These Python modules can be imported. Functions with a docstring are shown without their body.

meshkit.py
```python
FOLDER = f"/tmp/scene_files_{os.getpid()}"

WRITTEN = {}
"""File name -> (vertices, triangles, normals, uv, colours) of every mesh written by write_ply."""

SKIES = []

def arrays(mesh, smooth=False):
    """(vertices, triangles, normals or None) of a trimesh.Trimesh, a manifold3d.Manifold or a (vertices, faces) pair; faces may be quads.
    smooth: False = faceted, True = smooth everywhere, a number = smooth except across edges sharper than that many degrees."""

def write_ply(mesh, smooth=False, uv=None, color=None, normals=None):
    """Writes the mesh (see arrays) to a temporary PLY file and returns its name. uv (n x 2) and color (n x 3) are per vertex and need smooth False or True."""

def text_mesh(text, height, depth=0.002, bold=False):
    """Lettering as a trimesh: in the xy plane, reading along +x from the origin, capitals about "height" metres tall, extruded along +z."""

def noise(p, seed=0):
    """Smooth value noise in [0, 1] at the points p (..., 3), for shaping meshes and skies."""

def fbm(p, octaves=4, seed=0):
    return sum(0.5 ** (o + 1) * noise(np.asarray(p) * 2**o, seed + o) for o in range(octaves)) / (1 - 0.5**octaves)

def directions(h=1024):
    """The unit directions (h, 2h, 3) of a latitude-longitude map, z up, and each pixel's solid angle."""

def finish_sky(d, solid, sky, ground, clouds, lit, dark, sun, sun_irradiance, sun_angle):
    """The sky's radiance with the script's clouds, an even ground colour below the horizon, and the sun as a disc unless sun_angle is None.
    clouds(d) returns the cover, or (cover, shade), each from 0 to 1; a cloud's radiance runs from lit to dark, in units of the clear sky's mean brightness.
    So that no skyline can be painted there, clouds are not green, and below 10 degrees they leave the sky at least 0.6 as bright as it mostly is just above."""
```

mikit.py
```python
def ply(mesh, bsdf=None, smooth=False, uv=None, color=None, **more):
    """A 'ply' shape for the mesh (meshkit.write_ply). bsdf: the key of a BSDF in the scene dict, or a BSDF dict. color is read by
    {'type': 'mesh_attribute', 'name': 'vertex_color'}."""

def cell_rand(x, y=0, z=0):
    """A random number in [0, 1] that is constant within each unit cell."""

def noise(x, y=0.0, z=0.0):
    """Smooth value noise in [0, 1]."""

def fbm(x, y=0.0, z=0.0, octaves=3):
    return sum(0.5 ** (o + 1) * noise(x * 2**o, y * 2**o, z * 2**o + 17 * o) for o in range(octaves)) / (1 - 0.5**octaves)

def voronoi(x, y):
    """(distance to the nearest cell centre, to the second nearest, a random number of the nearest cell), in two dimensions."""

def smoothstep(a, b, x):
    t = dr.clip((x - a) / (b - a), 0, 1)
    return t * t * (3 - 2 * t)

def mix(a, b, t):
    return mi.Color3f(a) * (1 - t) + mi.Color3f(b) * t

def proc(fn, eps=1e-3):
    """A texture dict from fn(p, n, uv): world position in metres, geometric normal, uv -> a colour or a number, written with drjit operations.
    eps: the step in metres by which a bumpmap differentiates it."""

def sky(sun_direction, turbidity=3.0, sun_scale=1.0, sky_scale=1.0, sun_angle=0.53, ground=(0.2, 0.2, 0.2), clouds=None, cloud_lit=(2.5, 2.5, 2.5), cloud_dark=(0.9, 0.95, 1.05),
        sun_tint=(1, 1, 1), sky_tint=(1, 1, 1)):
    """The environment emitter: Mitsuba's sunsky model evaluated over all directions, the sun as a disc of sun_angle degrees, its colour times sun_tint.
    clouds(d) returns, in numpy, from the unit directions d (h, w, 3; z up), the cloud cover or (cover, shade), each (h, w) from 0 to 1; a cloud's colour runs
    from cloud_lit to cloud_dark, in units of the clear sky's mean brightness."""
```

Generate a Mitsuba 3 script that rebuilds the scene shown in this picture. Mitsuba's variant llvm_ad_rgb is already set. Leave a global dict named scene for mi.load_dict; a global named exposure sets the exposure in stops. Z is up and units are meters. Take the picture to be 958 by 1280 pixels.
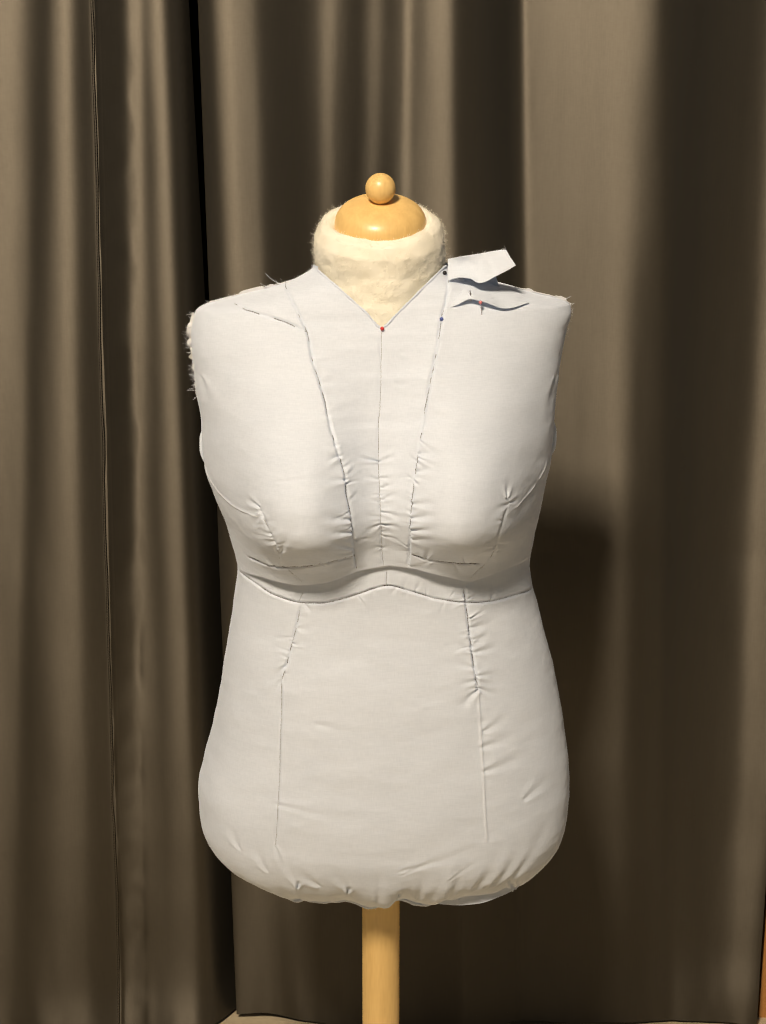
import math
import numpy as np
import trimesh
import mitsuba as mi
import drjit as dr
import mikit
import meshkit
from scipy.spatial import cKDTree
from scipy.interpolate import PchipInterpolator

# ---------------------------------------------------------------- camera, light, exposure
T = mi.ScalarTransform4f
EYE, PITCH, FOCAL = np.array([0.0, -1.6, 1.2963]), math.radians(15.0), 1951.0 / 1280.0
scene, labels = {}, {}
scene['camera'] = {
    'type': 'perspective', 'fov_axis': 'y', 'fov': 2 * math.degrees(math.atan(0.5 / FOCAL)),
    'near_clip': 0.05, 'far_clip': 30.0,
    'to_world': T().look_at(origin=EYE.tolist(), target=[0, -1.6 + math.cos(PITCH), 1.2963 - math.sin(PITCH)], up=[0, 0, 1]),
}
exposure = 0.0
# one warm ceiling lamp above and to the left of the photographer, and the weak light of the room around
scene['ceiling_lamp'] = {'type': 'sphere', 'center': [-0.62, -2.18, 2.98], 'radius': 0.26,
                         'emitter': {'type': 'area', 'radiance': {'type': 'rgb', 'value': [174.0, 144.0, 107.5]}}}
labels['ceiling_lamp'] = {'label': 'round warm ceiling lamp hanging above the photographer', 'category': 'lamp'}
scene['room_light'] = {'type': 'constant', 'radiance': {'type': 'rgb', 'value': [0.085, 0.081, 0.075]}}

# ---------------------------------------------------------------- materials
def rgb(*c):
    return {'type': 'rgb', 'value': list(map(float, c))}

def cloth_color(p, n, uv):
    g = 0.5 * mikit.noise(p.x * 1500, p.y * 900, p.z * 170) + 0.5 * mikit.noise(p.x * 170 + 9, p.y * 170, p.z * 1500)   # slubs of warp and weft
    w = mikit.fbm(p.x * 26, p.y * 26, p.z * 26, 3)
    return mikit.mix((0.545, 0.61, 0.72), (0.675, 0.735, 0.84), 0.70 * g + 0.30 * w)

def cloth_weave(p, n, uv):
    return 0.00008 * mikit.fbm(p.x * 1400, p.y * 700, p.z * 500, 2) + 0.0007 * mikit.fbm(p.x * 60, p.y * 60, p.z * 60, 3)

scene['cotton'] = {'type': 'twosided', 'b': {'type': 'bumpmap', 'tex': mikit.proc(cloth_weave, 4e-4), 'scale': 1.0,
    'b': {'type': 'principled', 'base_color': mikit.proc(cloth_color), 'roughness': 0.72, 'specular': 0.3, 'sheen': 0.25}}}
scene['cotton_edge'] = {'type': 'twosided', 'b': {'type': 'diffuse', 'reflectance': rgb(0.70, 0.71, 0.72)}}
scene['dark_thread'] = {'type': 'diffuse', 'reflectance': rgb(0.13, 0.13, 0.14)}
scene['grey_thread'] = {'type': 'diffuse', 'reflectance': rgb(0.30, 0.31, 0.33)}
scene['white_thread'] = {'type': 'diffuse', 'reflectance': rgb(0.66, 0.70, 0.78)}

def fleece_color(p, n, uv):
    return mikit.mix((0.78, 0.745, 0.62), (0.885, 0.865, 0.775), mikit.fbm(p.x * 60, p.y * 60, p.z * 60, 3))
def fleece_bump(p, n, uv):
    return 0.00035 * mikit.fbm(p.x * 210 + 3 * mikit.noise(p.z * 90), p.y * 210, p.z * 320, 3)
scene['fleece'] = {'type': 'twosided', 'b': {'type': 'bumpmap', 'tex': mikit.proc(fleece_bump, 5e-4), 'scale': 1.0,
    'b': {'type': 'diffuse', 'reflectance': mikit.proc(fleece_color)}}}
scene['fleece_fibre'] = {'type': 'twosided', 'b': {'type': 'diffuse', 'reflectance': rgb(0.88, 0.855, 0.76)}}

def beech_color(p, n, uv):
    g = mikit.fbm(p.x * 160, p.y * 160, p.z * 9, 3)
    f = mikit.noise(p.x * 900, p.y * 900, p.z * 60)
    return mikit.mix((0.65, 0.42, 0.15), (0.82, 0.575, 0.235), 0.7 * g + 0.3 * f)
scene['beech'] = {'type': 'principled', 'base_color': mikit.proc(beech_color), 'roughness': 0.36, 'specular': 0.45, 'clearcoat': 0.5, 'clearcoat_gloss': 0.75}

def satin_color(p, n, uv):
    s = mikit.fbm(p.x * 14, p.z * 1.2, 3.0, 2)
    g = mikit.noise(p.x * 800, p.z * 800)
    return mikit.mix((0.030, 0.0275, 0.0225), (0.043, 0.039, 0.032), 0.6 * s + 0.4 * g)
def satin_sheen(p, n, uv):
    y = 0.6 * mikit.noise(p.x * 1500, p.z * 90) + 0.4 * mikit.noise(p.x * 300, p.z * 900)      # single yarns
    return mikit.mix((0.168, 0.151, 0.124), (0.192, 0.173, 0.143), y)
scene['satin'] = {'type': 'twosided', 'b': {'type': 'blendbsdf', 'weight': 0.42, 'a': {'type': 'diffuse', 'reflectance': mikit.proc(satin_color)},
    'b': {'type': 'roughconductor', 'material': 'none', 'distribution': 'beckmann', 'alpha_u': 0.50, 'alpha_v': 0.165, 'specular_reflectance': mikit.proc(satin_sheen)}}}

def wall_color(p, n, uv):
    return mikit.mix((0.015, 0.013, 0.011), (0.022, 0.019, 0.016), mikit.fbm(p.x * 9, p.z * 9, p.y * 9, 3))
scene['plaster'] = {'type': 'twosided', 'b': {'type': 'diffuse', 'reflectance': mikit.proc(wall_color)}}
def floor_color(p, n, uv):
    return mikit.mix((0.47, 0.39, 0.26), (0.55, 0.47, 0.33), mikit.fbm(p.x * 5, p.y * 60, 1.0, 3))
scene['floor_finish'] = {'type': 'principled', 'base_color': mikit.proc(floor_color), 'roughness': 0.5, 'specular': 0.4}
def board_color(p, n, uv):
    return mikit.mix((0.40, 0.17, 0.045), (0.52, 0.25, 0.07), mikit.fbm(p.x * 130, p.y * 130, p.z * 7, 3))
scene['stained_wood'] = {'type': 'principled', 'base_color': mikit.proc(board_color), 'roughness': 0.45}
for nm, c in dict(red=(0.55, 0.03, 0.03), black=(0.012, 0.012, 0.014), blue=(0.06, 0.09, 0.30), pink=(0.62, 0.20, 0.22)).items():
    scene['pin_' + nm] = {'type': 'principled', 'base_color': rgb(*c), 'roughness': 0.25, 'specular': 0.5}
scene['steel'] = {'type': 'roughconductor', 'material': 'Cr', 'alpha': 0.2}

# ---------------------------------------------------------------- the torso's base surface (metres; x right, y away, z up)
ZTOP, ZHEM = 1.129, 0.447
PROFILE_L = [(1.1281, -0.0709), (1.1143, -0.0890), (1.1078, -0.1095), (1.0956, -0.1547), (1.0882, -0.1812), (1.0833, -0.1903), (1.0767, -0.1938), (1.0553, -0.1970), (1.0303, -0.1953), (0.9968, -0.1922), (0.9714, -0.1888), (0.9500, -0.1886), (0.9199, -0.1861), (0.8938, -0.1784), (0.8676, -0.1690), (0.8367, -0.1604), (0.8099, -0.1551), (0.7947, -0.1563), (0.7603, -0.1614), (0.7238, -0.1684), (0.6775, -0.1766), (0.6306, -0.1867), (0.5878, -0.1985), (0.5560, -0.2048), (0.5250, -0.2038), (0.4975, -0.1965), (0.4810, -0.1860), (0.4660, -0.1725), (0.4550, -0.1580), (0.4470, -0.1460)]
PROFILE_R = [(1.1281, 0.0660), (1.1168, 0.0865), (1.1103, 0.1152), (1.1005, 0.1563), (1.0940, 0.1810), (1.0882, 0.1910), (1.0800, 0.1929), (1.0635, 0.1885), (1.0345, 0.1836), (0.9968, 0.1789), (0.9628, 0.1782), (0.9371, 0.1772), (0.9069, 0.1721), (0.8720, 0.1663), (0.8411, 0.1594), (0.8144, 0.1567), (0.7947, 0.1589), (0.7649, 0.1673), (0.7265, 0.1779), (0.6775, 0.1897), (0.6306, 0.1981), (0.5878, 0.2047), (0.5560, 0.2066), (0.5250, 0.2048), (0.4975, 0.1975), (0.4810, 0.1870), (0.4660, 0.1735), (0.4550, 0.1590), (0.4470, 0.1470)]
def ip(pairs):
    a = np.array(sorted(pairs)); f = PchipInterpolator(a[:, 0], a[:, 1])
    return lambda z: f(np.clip(z, a[0, 0], a[-1, 0]))
XL, XR = ip(PROFILE_L), ip(PROFILE_R)
BF = ip([(1.129, .050), (1.10, .056), (1.085, .060), (1.05, .072), (1.0, .084), (.95, .093), (.9, .098), (.85, .098), (.80, .094), (.76, .097),
         (.70, .108), (.65, .115), (.6, .121), (.55, .125), (.52, .124), (.49, .115), (.47, .101), (.455, .084), (.447, .071)])
BB = ip([(1.129, .062), (1.10, .062), (1.085, .064), (1.05, .080), (1.0, .090), (.9, .088), (.8, .075), (.7, .088), (.6, .110), (.55, .115), (.5, .11), (.447, .075)])
EX = ip([(1.129, 2.0), (1.085, 2.4), (1.0, 2.7), (.9, 2.4), (.8, 2.2), (.6, 2.3), (.52, 2.4), (.447, 2.7)])
EDGE = np.array([(-0.2378, 0.8163), (-0.1533, 0.8125), (-0.1220, 0.8177), (-0.0882, 0.8157), (-0.0554, 0.8223), (-0.0257, 0.8333), (0.0064, 0.8385), (0.0329, 0.8357), (0.0651, 0.8267), (0.0883, 0.8185), (0.1192, 0.8257), (0.1532, 0.8270), (0.2392, 0.8253)])
def edge_z(x):
    return np.interp(x, EDGE[:, 0], EDGE[:, 1])
BUSTX = ((-.083, .892, .076), (.083, .894, .071))
def bust(x, z):
    out = 0
    for cx, cz, am in BUSTX:
        sx = np.where((x - cx) * np.sign(cx) > 0, .070, .051)
        sz = np.where(z > cz, .090, .045)
        q = ((np.abs(x - cx) / sx) ** 2.3 + (np.abs(z - cz) / sz) ** 2.0)
        out = out + am * np.exp(-.62 * q)
    return out
def smooth01(a, b, x):
    t = np.clip((x - a) / (b - a), 0, 1)
    return t * t * (3 - 2 * t)
def torso_point(z, phi, k=None):
    """phi = 0 front centre, +-pi/2 the sides, +-pi the back; k shrinks the section (for the closed bottom)."""
    s, c = np.sin(phi), np.cos(phi)
    e = 2.0 / EX(z)
    sx = np.sign(s) * np.abs(s) ** e
    cy = np.abs(c) ** e
    a = np.where(s < 0, -XL(z), XR(z))
    x = a * sx
    u = np.clip(np.abs(sx), 0, 1)
    fade = 1 - u ** 5
    ez = edge_z(x)
    above = smooth01(ez - .0016, ez + .0016, z)
    low = np.where(x < 0, .84, .62) * (1 - np.exp(-(x / .045) ** 2)) + .24 * np.exp(-(x / .045) ** 2)   # the cups turn under towards their lower edge
    lift = (bust(x, z) * (low + (1 - low) * smooth01(ez - .004, ez + .058, z)) + .0040) * above
    front = c > 0
    y = np.where(front, -(BF(z) * cy + lift * fade), BB(z) * cy)
    if k is not None:
        x, y = x * k, y * k
    return x, y
def profile_rows(step):
    z = np.linspace(ZTOP, ZHEM, 6000)
    a = .5 * (XR(z) - XL(z)); b = BF(z)
    # rows follow the wider of the side's and the front's slope, and crowd where the bust meets the band
    ds = np.sqrt(np.gradient(z) ** 2 + np.maximum(np.gradient(a) ** 2 * .6, np.gradient(b) ** 2)) * (1 + 1.6 * np.exp(-((z - .829) / .022) ** 4))
    s = np.concatenate([[0], np.cumsum(ds[1:])])
    n = int(s[-1] / step)
    return np.interp(np.linspace(0, s[-1], n), s, z)
def angle_columns(nf, nb):
    # even spacing in x along the front rather than in angle
    p = np.linspace(-1, 1, nf)
    front = np.sign(p) * (np.abs(p) * .80 + .20 * np.abs(p) ** 3) * (np.pi / 2)
    back = np.linspace(np.pi / 2, 3 * np.pi / 2, nb + 2)[1:-1]
    return np.concatenate([front, back])

SEAMS = {
    'princess_l': [(-0.0996, 1.1111), (-0.0894, 1.0970), (-0.0803, 1.0812), (-0.0738, 1.0666), (-0.0680, 1.0413), (-0.0591, 1.0163), (-0.0518, 0.9879), (-0.0455, 0.9664), (-0.0393, 0.9479), (-0.0347, 0.9216), (-0.0303, 0.8895), (-0.0284, 0.8591), (-0.0264, 0.8365)],
    'princess_r': [(0.0655, 1.1197), (0.0615, 1.0962), (0.0575, 1.0813), (0.0541, 1.0593), (0.0476, 1.0301), (0.0412, 1.0011), (0.0372, 0.9758), (0.0325, 0.9500), (0.0287, 0.9198), (0.0265, 0.8919), (0.0262, 0.8572), (0.0256, 0.8385)],
    'centre': [(-0.0016, 1.0722), (-0.0024, 1.0439), (-0.0031, 1.0066), (-0.0047, 0.9620), (-0.0039, 0.9319), (-0.0023, 0.9008), (-0.0008, 0.8554), (0.0008, 0.8389)],
    'band_centre': [(0.0040, 0.8326), (0.0040, 0.8151)],
    'shoulder_dart': [(-0.1493, 1.0926), (-0.1261, 1.0866), (-0.1002, 1.0801), (-0.0739, 1.0695)],
    'cup_l': [(-0.1403, 0.8383), (-0.1273, 0.8389), (-0.1116, 0.8390), (-0.0862, 0.8442), (-0.0542, 0.8518), (-0.0277, 0.8557)],
    'cup_r': [(0.0262, 0.8572), (0.0483, 0.8503), (0.0760, 0.8476), (0.0967, 0.8427)],
    'bust_dart_l': [(-0.1190, 0.9107), (-0.1111, 0.8919), (-0.1037, 0.8755), (-0.1016, 0.8546)],
    'bust_dart_r': [(0.1232, 0.9131), (0.1160, 0.8920), (0.1101, 0.8595), (0.1060, 0.8410)],
    'under_l': [(-0.1827, 0.9268), (-0.1725, 0.9103), (-0.1599, 0.9026), (-0.1417, 0.8997), (-0.1201, 0.9006)],
    'under_r': [(0.1692, 0.9372), (0.1576, 0.9209), (0.1425, 0.9096), (0.1235, 0.9016)],
    'tick_l': [(-0.0946, 0.8409), (-0.0813, 0.8216)],
    'tick_r': [(0.1019, 0.8400), (0.0888, 0.8249)],
    'band_tick': [(-0.0799, 0.8081), (-0.0859, 0.7946)],
    'waist': [(-0.1522, 0.8114), (-0.1320, 0.8057), (-0.1103, 0.7979), (-0.0851, 0.7938), (-0.0644, 0.7949), (-0.0316, 0.8042), (-0.0073, 0.8133), (0.0040, 0.8160), (0.0251, 0.8105), (0.0537, 0.8007), (0.0784, 0.7955), (0.1078, 0.7918), (0.1338, 0.7922), (0.1614, 0.7881)],
    'skirt_l': [(-0.0834, 0.7923), (-0.0895, 0.7666), (-0.0981, 0.7327), (-0.1032, 0.7134)],
    'skirt_l2': [(-0.1041, 0.7092), (-0.1071, 0.6284), (-0.1101, 0.5690), (-0.1132, 0.5344)],
    'skirt_r': [(0.0815, 0.8142), (0.0843, 0.7924), (0.0895, 0.7546), (0.0946, 0.7217), (0.0980, 0.7036)],
    'skirt_r2': [(0.0981, 0.7019), (0.1018, 0.6468), (0.1056, 0.5871), (0.1088, 0.5380)],
}
NECKLINE = [(-0.0650, -0.0247, 1.1251), (-0.0466, -0.0521, 1.1132), (-0.0307, -0.0607, 1.1001), (-0.0150, -0.0650, 1.0865), (-0.0016, -0.0696, 1.0737), (0.0126, -0.0652, 1.0857), (0.0284, -0.0607, 1.1008), (0.0443, -0.0520, 1.1155), (0.0624, -0.0082, 1.1290)]
PIN_SPOTS = [(-0.0008, -0.0699, 1.0729), (0.0616, -0.0307, 1.1226), (0.0575, -0.0677, 1.0821), (0.0957, -0.0563, 1.0971), (0.0855, -0.0519, 1.1045)]
TUCK_TOP = [(0.0659, -0.0443, 1.1146), (0.0808, -0.0318, 1.1148), (0.0977, -0.0176, 1.1131), (0.1214, -0.0274, 1.1063), (0.1374, -0.0296, 1.1017), (0.1453, -0.0413, 1.0952)]
TUCK_LOW = [(0.0630, -0.0634, 1.0918), (0.0734, -0.0605, 1.0961), (0.0846, -0.0566, 1.0995), (0.0957, -0.0569, 1.0964), (0.1196, -0.0549, 1.0914), (0.1452, -0.0432, 1.0939)]
CREASES = np.array([  # from x, z (sharp) to x, z (fading), depth mm, width mm
    (-0.0047, 0.9493, -0.0287, 0.9584, 1.60, 1.60),
    (-0.0047, 0.9486, 0.0164, 0.9553, 1.20, 1.80),
    (-0.0039, 0.9319, -0.0210, 0.9397, 0.80, 2.00),
    (-0.0031, 0.8885, -0.0180, 0.8827, 1.20, 2.00),
    (-0.0016, 0.9008, 0.0203, 0.8947, 1.20, 2.00),
    (-0.0023, 0.9243, 0.0164, 0.9283, 1.00, 2.00),
    (-0.0016, 0.9127, 0.0187, 0.9195, 0.90, 2.00),
    (-0.0008, 0.8884, 0.0212, 0.8826, 1.20, 2.00),
    (-0.0303, 0.8852, -0.0565, 0.8945, 1.60, 2.60),
    (-0.0317, 0.8979, -0.0601, 0.9119, 1.40, 3.00),
    (-0.0347, 0.9363, -0.0603, 0.9432, 1.20, 2.60),
    (-0.0394, 0.9586, -0.0621, 0.9598, 1.10, 2.60),
    (-0.0425, 0.9689, -0.0576, 0.9677, 0.80, 2.00),
    (-0.0291, 0.8647, -0.0514, 0.8852, 1.00, 3.00),
    (0.0265, 0.8857, 0.0529, 0.8942, 1.80, 2.60),
    (0.0272, 0.8977, 0.0506, 0.9093, 1.40, 2.60),
    (0.0279, 0.9120, 0.0528, 0.9201, 1.10, 3.00),
    (0.0318, 0.9426, 0.0530, 0.9529, 1.00, 2.60),
    (0.0341, 0.9589, 0.0547, 0.9670, 0.90, 2.60),
    (0.0267, 0.8760, 0.0510, 0.8795, 1.20, 3.00),
    (-0.1190, 0.9107, -0.1355, 0.9160, 1.60, 2.40),
    (-0.1182, 0.9077, -0.1151, 0.8973, 0.90, 2.00),
    (-0.1175, 0.9031, -0.1332, 0.8868, 0.90, 2.40),
    (0.1205, 0.9173, 0.1204, 0.9327, 1.80, 1.80),
    (0.1232, 0.9115, 0.1349, 0.9116, 1.00, 2.00),
    (0.1224, 0.9102, 0.1047, 0.9077, 0.80, 3.00),
    (-0.0988, 0.8659, -0.0845, 0.9010, 1.10, 3.40),
    (-0.1036, 0.8777, -0.1197, 0.8772, 0.90, 2.60),
    (-0.1072, 0.8861, -0.1225, 0.8856, 0.90, 2.60),
    (-0.1006, 0.7267, -0.1135, 0.7134, 1.60, 2.20),
    (-0.1049, 0.7115, -0.1170, 0.6931, 0.80, 2.60),
    (0.0980, 0.7036, 0.0789, 0.6841, 1.60, 3.20),
    (0.0980, 0.7052, 0.1210, 0.6955, 1.20, 2.60),
    (0.0972, 0.7134, 0.0681, 0.7063, 0.90, 3.00),
    (0.0946, 0.7257, 0.0664, 0.7322, 0.80, 3.00),
    (0.0963, 0.7175, 0.1235, 0.7193, 0.90, 3.00),
    (0.0912, 0.7463, 0.0663, 0.7516, 0.80, 3.00),
    (0.0921, 0.7421, 0.1209, 0.7463, 0.90, 3.00),
    (0.0878, 0.7672, 0.1165, 0.7715, 0.80, 3.00),
    (0.0895, 0.7546, 0.1131, 0.7598, 0.70, 3.00),
    (0.1001, 0.6428, 0.1429, 0.6523, 0.90, 5.00),
    (0.1037, 0.6171, 0.1564, 0.6321, 0.90, 5.00),
    (0.1034, 0.6591, 0.1340, 0.6750, 0.80, 4.00),
    (0.1480, 0.5794, 0.1797, 0.6028, 0.80, 5.00),
    (-0.0878, 0.7668, -0.0712, 0.7643, 0.60, 3.00),
    (-0.0930, 0.7496, -0.0746, 0.7540, 0.60, 3.00),
    (-0.1132, 0.5344, -0.1073, 0.4980, 0.90, 3.00),
    (0.0694, 0.4649, 0.0827, 0.5273, 1.02, 5.00),
    (0.0370, 0.4587, 0.0392, 0.5157, 1.09, 4.50),
    (0.0965, 0.4745, 0.1226, 0.5357, 1.22, 6.00),
    (0.1162, 0.4789, 0.1547, 0.5511, 1.16, 6.00),
    (0.1377, 0.4860, 0.1802, 0.5640, 1.09, 6.50),
    (-0.0668, 0.4854, -0.0931, 0.5166, 1.16, 5.00),
    (-0.0906, 0.4876, -0.1060, 0.5520, 0.95, 5.00),
    (-0.0364, 0.4819, -0.0509, 0.5220, 1.02, 5.00),
    (-0.0043, 0.4650, 0.0008, 0.5258, 0.95, 4.50),
    (-0.1219, 0.5006, -0.1356, 0.5374, 0.95, 4.00),
    (-0.1519, 0.5217, -0.1602, 0.5489, 0.88, 4.00),
    (-0.0909, 0.4820, -0.0869, 0.4955, 3.00, 1.80),
    (-0.0382, 0.4755, -0.0329, 0.4901, 3.00, 1.80),
    (0.1433, 0.4478, 0.1321, 0.4908, 3.00, 1.80),
    (0.0154, 0.4649, 0.0178, 0.4824, 2.40, 1.60),
    (0.0176, 0.5057, 0.0675, 0.5360, 0.40, 2.20),
    (0.0682, 0.4976, 0.1014, 0.5251, 0.35, 2.20),
    (0.0175, 0.5111, 0.1180, 0.5503, 0.50, 4.00),
    (-0.1117, 0.5816, -0.0240, 0.5623, 0.40, 4.00),
    (-0.0691, 0.6703, -0.0156, 0.6560, 0.40, 5.00),
    (-0.0615, 1.0234, -0.0305, 1.0252, 0.50, 4.00),
    (-0.0656, 1.0413, -0.0149, 1.0425, 0.40, 5.00),
    (-0.0573, 0.9952, -0.0188, 0.9982, 0.50, 4.00),
    (0.0165, 1.0515, 0.0400, 1.0548, 0.40, 4.00),
    (0.0125, 1.0216, 0.0360, 1.0254, 0.50, 4.00),
    (-0.1855, 1.0203, -0.1753, 0.9821, 0.70, 5.00),
    (0.1755, 1.0194, 0.1697, 0.9805, 1.20, 4.00),
    (-0.1026, 0.9377, -0.0453, 0.9411, 0.35, 2.00),
])

# ---------------------------------------------------------------- helpers
rng = np.random.default_rng(7)
def add(key, mesh, bsdf, smooth=False, **k):
    scene[key] = mikit.ply(mesh, bsdf, smooth=smooth, **k)
COUNT = {}
def numbered(key):
    n = COUNT.get(key, 0); COUNT[key] = n + 1
    return key if n == 0 else '%s_%03d' % (key, n)
def tube(pts, rad, sides=6, cap=True):
    pts = np.asarray(pts, float); n = len(pts); rad = np.broadcast_to(rad, n)
    t = np.gradient(pts, axis=0); t /= np.linalg.norm(t, axis=1, keepdims=True) + 1e-12
    ref = np.array([0.3, 0.9, 0.2]); u = np.cross(t, ref); u /= np.linalg.norm(u, axis=1, keepdims=True) + 1e-12
    w = np.cross(t, u); a = np.arange(sides) * 2 * np.pi / sides
    v = pts[:, None] + rad[:, None, None] * (np.cos(a)[None, :, None] * u[:, None] + np.sin(a)[None, :, None] * w[:, None])
    i = np.arange(n - 1)[:, None] * sides; j = np.arange(sides)[None]; j2 = (j + 1) % sides
    f = np.concatenate([np.stack([i + j, i + j2, i + j2 + sides], -1).reshape(-1, 3), np.stack([i + j, i + j2 + sides, i + j + sides], -1).reshape(-1, 3)])
    v = v.reshape(-1, 3)
    if cap:
        k = np.arange(1, sides - 1)
        f = np.concatenate([f, np.stack([0 * k, k + 1, k], 1), (n - 1) * sides + np.stack([0 * k, k, k + 1], 1)])
    return v, f
def join(parts):
    at, V, F = 0, [], []
    for v, f in parts:
        V.append(v); F.append(np.asarray(f) + at); at += len(v)
    return np.vstack(V), np.vstack(F)
def resample(p, step):
    p = np.asarray(p, float); s = np.concatenate([[0], np.cumsum(np.linalg.norm(np.diff(p, axis=0), axis=1))])
    n = max(3, int(s[-1] / step) + 1); t = np.linspace(0, s[-1], n)
    if len(p) > 2:
        return np.stack([PchipInterpolator(s, p[:, k])(t) for k in range(p.shape[1])], 1)
    return np.stack([np.interp(t, s, p[:, k]) for k in range(p.shape[1])], 1)
def lathe(prof, n=64, M=None):
    r, z = np.asarray(prof, float).T; a = np.arange(n) * 2 * np.pi / n
    v = np.stack([r[:, None] * np.cos(a), r[:, None] * np.sin(a), np.broadcast_to(z[:, None], (len(r), n))], -1).reshape(-1, 3)
    i = np.arange(len(r) - 1)[:, None] * n; j = np.arange(n)[None]; j2 = (j + 1) % n
    f = np.concatenate([np.stack([i + j, i + j2, i + j2 + n], -1).reshape(-1, 3), np.stack([i + j, i + j2 + n, i + j + n], -1).reshape(-1, 3)])
    if M is not None:
        v = v @ M[:3, :3].T + M[:3, 3]
    return v, f
def grid_faces(nr, nc, wrap=False):
    i = np.arange(nr - 1)[:, None] * nc
    j = np.arange(nc if wrap else nc - 1)[None]; j2 = (j + 1) % nc
    return np.concatenate([np.stack([i + j, i + nc + j, i + nc + j2], -1).reshape(-1, 3), np.stack([i + j, i + nc + j2, i + j2], -1).reshape(-1, 3)])
def vnormals(v, f):
    n = np.zeros_like(v); c = np.cross(v[f[:, 1]] - v[f[:, 0]], v[f[:, 2]] - v[f[:, 0]])
    for k in range(3):
        np.add.at(n, f[:, k], c)
    return n / (np.linalg.norm(n, axis=1, keepdims=True) + 1e-15)

# ---------------------------------------------------------------- setting: floor, wall
def slab(x0, x1, y0, y1, z0, z1):
    return trimesh.creation.box(bounds=[[x0, y0, z0], [x1, y1, z1]])
add('floor', slab(-1.6, 1.6, -2.4, 0.9, -0.05, 0.0), 'floor_finish')
labels['floor'] = {'label': 'pale floor seen under the curtain hems', 'category': 'floor', 'kind': 'structure'}
add('wall', slab(-1.6, 1.6, 0.485, 0.55, 0.0, 2.5), 'plaster')
labels['wall'] = {'label': 'wall hidden behind the curtains', 'category': 'wall', 'kind': 'structure'}

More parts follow.
